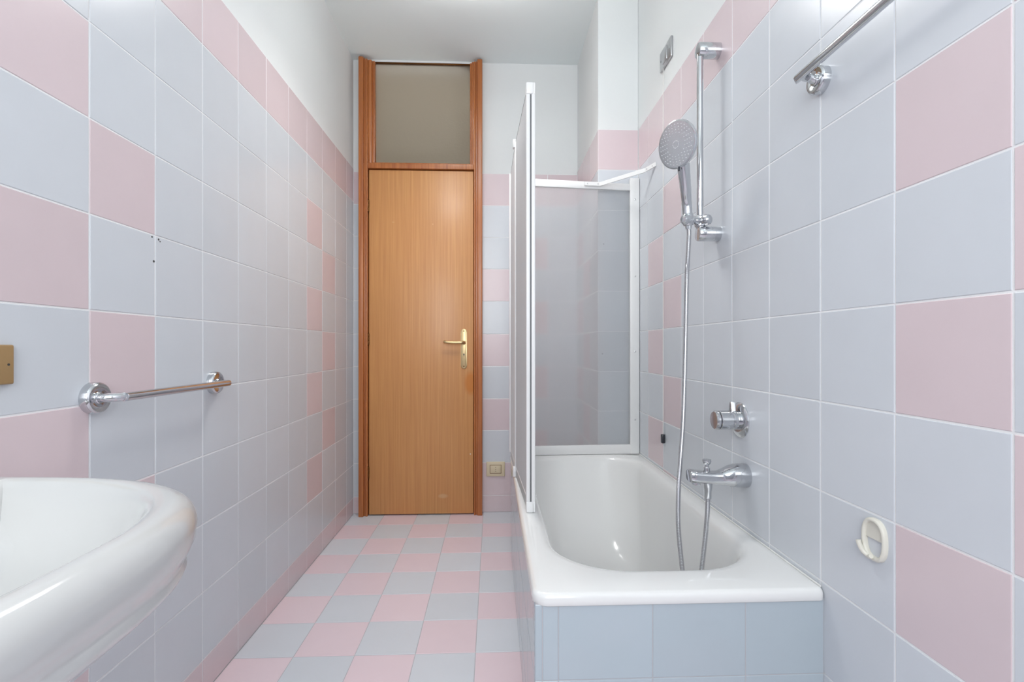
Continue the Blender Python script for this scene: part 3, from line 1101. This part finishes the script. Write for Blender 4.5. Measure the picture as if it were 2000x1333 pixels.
# ------------------------------------------------------------------ tub spout
SPY, SPZ = 1.385, 0.650
sp = thing('tub_spout', (XR, SPY, SPZ), 'chrome tub spout with a diverter knob below the mixer', 'tap')
mb = MB()
secs = [(0.0, 0.034, 0.034, 0.0), (0.004, 0.0345, 0.0345, 0.0), (0.030, 0.0335, 0.033, 0.0), (0.048, 0.031, 0.029, -0.001), (0.066, 0.026, 0.0225, -0.003),
        (0.082, 0.0225, 0.018, -0.0055), (0.110, 0.0215, 0.0165, -0.004), (0.150, 0.0225, 0.0175, -0.001), (0.164, 0.0225, 0.0175, 0.0), (0.1675, 0.020, 0.0155, 0.0)]
lp = []
for (d, ry, rz, dz) in secs:
    pw = 2.0 + 1.6 * min(1, d / 0.11)
    ring = []
    for i in range(40):
        a = 2 * PI * i / 40
        c_, s_ = math.cos(a), math.sin(a)
        ring.append(Vector((XR - d, SPY + ry * math.copysign(abs(c_) ** (2 / pw), c_), SPZ + dz + rz * math.copysign(abs(s_) ** (2 / pw), s_))))
    lp.append(ring)
mb.loops(lp, cap0=True, cap1=True)
body = mb.build('spout_body', M_CHROME, sp, smooth=50)
mb = MB()
mb.lathe([(0.0125, 0), (0.0125, 0.010), (0.010, 0.012)], (XR - 0.147, SPY, SPZ - 0.013), (0, 0, -1), n=28)
mb.build('aerator', M_CHROME, body)
mb = MB()
mb.lathe([(0.0085, -0.004), (0.0085, 0.012), (0.0055, 0.015), (0.0055, 0.020), (0.010, 0.024), (0.0125, 0.031), (0.012, 0.036), (0.0, 0.038)], (XR - 0.115, SPY, SPZ + 0.011), (0, 0, 1), n=28)
mb.build('diverter_knob', M_CHROME, body)

# ------------------------------------------------------------------ plastic hook on the right wall
hk = thing('wall_hook', (XR, 0.905, 0.653), 'small ivory plastic oval hook stuck on the right wall', 'hook')
mb = MB()
HY, HZ, HA, HB = 0.905, 0.653, 0.0290, 0.0405


def stad(a, b, n=20):
    """rounded upright outline: half width a, half height b, as (y, z)"""
    pts = []
    for q in range(4 * n):
        t = 2 * PI * q / (4 * n)
        c_, s_ = math.cos(t), math.sin(t)
        pts.append((a * math.copysign(abs(c_) ** (2 / 2.6), c_), b * math.copysign(abs(s_) ** (2 / 2.4), s_)))
    return pts


# back plate: upper part filled, lower window open
outer = stad(HA, HB)
inner = stad(HA - 0.0075, HB - 0.0075)
prof = [(0, 0.0), (0, 0.006), (0.0015, 0.0085), (0.0045, 0.0095), (0.0068, 0.008), (0.0078, 0.005), (0.0078, 0.0)]
lps = []
for ins, h_ in prof:
    k = ins
    lps.append([Vector((XR - h_, HY + p[0], HZ + p[1])) for p in stad(HA - k, HB - k)])
mb.loops(lps)
mb.build('oval_rim', M_IVORY, hk, smooth=60)
mb = MB()
up = [p for p in stad(HA - 0.006, HB - 0.006) if p[1] > -0.004]
up = sorted(up, key=lambda p: math.atan2(p[1] + 0.004, p[0]))
mb.prism([(-p[0], p[1]) for p in up], 0.0035, (XR, HY, HZ), (0, -1, 0), (0, 0, 1))
mb.build('back_plate', M_IVORY, hk)
mb = MB()
mb.tube(spline([(XR - 0.006, HY + 0.012, HZ - 0.036), (XR - 0.011, HY + 0.0195, HZ - 0.029), (XR - 0.0145, HY + 0.024, HZ - 0.018), (XR - 0.0155, HY + 0.026, HZ - 0.010)], 0.002), 0.0046, n=14)
mb.tube(spline([(XR - 0.006, HY + 0.010, HZ - 0.036), (XR - 0.012, HY + 0.002, HZ - 0.0335), (XR - 0.0135, HY - 0.004, HZ - 0.030)], 0.002), 0.0038, n=14)
mb.build('hook_prong', M_IVORY, hk)

# ------------------------------------------------------------------ pull cord switch, high on the right wall
pc = thing('pull_cord_switch', (XR, 2.025, 2.243), 'metal switch plate high on the white wall with a hanging pull cord', 'switch')
mb = MB()
mb.box(XR - 0.009, XR + 0.0008, 1.958, 2.090, 2.202, 2.285, bev=0.003)
pl = mb.build('switch_plate', M_STEEL, pc)
for y in (1.975, 2.073):
    mb = MB()
    mb.lathe([(0.004, 0), (0.004, 0.001), (0.0015, 0.0018)], (XR - 0.009, y, 2.2435), (-1, 0, 0), n=12)
    mb.build('screw', M_CHROME, pl)
mb = MB()
mb.box(XR - 0.0125, XR - 0.008, 2.000, 2.048, 2.215, 2.272, bev=0.002)
mb.build('rocker', M_STEEL, pl)
mb = MB()
mb.tube([(XR - 0.007, 2.052, 2.206), (XR - 0.007, 2.052, 1.6), (XR - 0.007, 2.052, 0.64)], 0.0016, n=8)
mb.build('cord', M_CORD, pc)
mb = MB()
mb.box(XR - 0.0155, XR - 0.0015, 2.043, 2.061, 0.612, 0.650, bev=0.003)
mb.build('cord_weight', M_BLACK, pc)

# ------------------------------------------------------------------ beige socket near the door
so = thing('wall_socket', (0.019, YD, 0.268), 'square beige wall socket low on the tiles beside the door', 'socket')
mb = MB()
mb.box(-0.038, 0.076, YD - 0.010, YD + 0.0005, 0.222, 0.312, bev=0.004, seg=3)
sp_ = mb.build('cover_plate', M_BEIGE, so)
mb = MB()
mb.box(-0.014, 0.052, YD - 0.0125, YD - 0.0095, 0.243, 0.291, bev=0.001)
md = mb.build('socket_module', M_BEIGE, sp_)
mb = MB()
mb.box(-0.0165, 0.0545, YD - 0.0104, YD - 0.0098, 0.2405, 0.2935)
for z in (0.279, 0.267, 0.255):
    for dx in (-0.019, 0.019):
        mb.lathe([(0.0019, 0), (0.0019, 0.0004)], (0.019 + dx * 0.0 + (0.0 if z == 0.267 else 0.0) + dx * 0.0, YD - 0.0126, z), (0, -1, 0), n=10)
mb.build('socket_holes', M_BRASS_D, sp_)

# ------------------------------------------------------------------ bronze blank plate on the left wall
bp_ = thing('blank_cover_plate', (XL, 0.838, 0.989), 'bronze plastic blank cover plate on the left wall above the washbasin', 'cover plate')
mb = MB()
mb.box(XL - 0.0005, XL + 0.009, 0.779, 0.896, 0.955, 1.024, bev=0.003, seg=3)
pz = mb.build('plate', M_BROWN, bp_)
mb = MB()
mb.lathe([(0.0022, 0), (0.0022, 0.0004)], (XL + 0.0090, 0.885, 0.9895), (1, 0, 0), n=10)
mb.build('screw_hole', M_HOLE, pz)
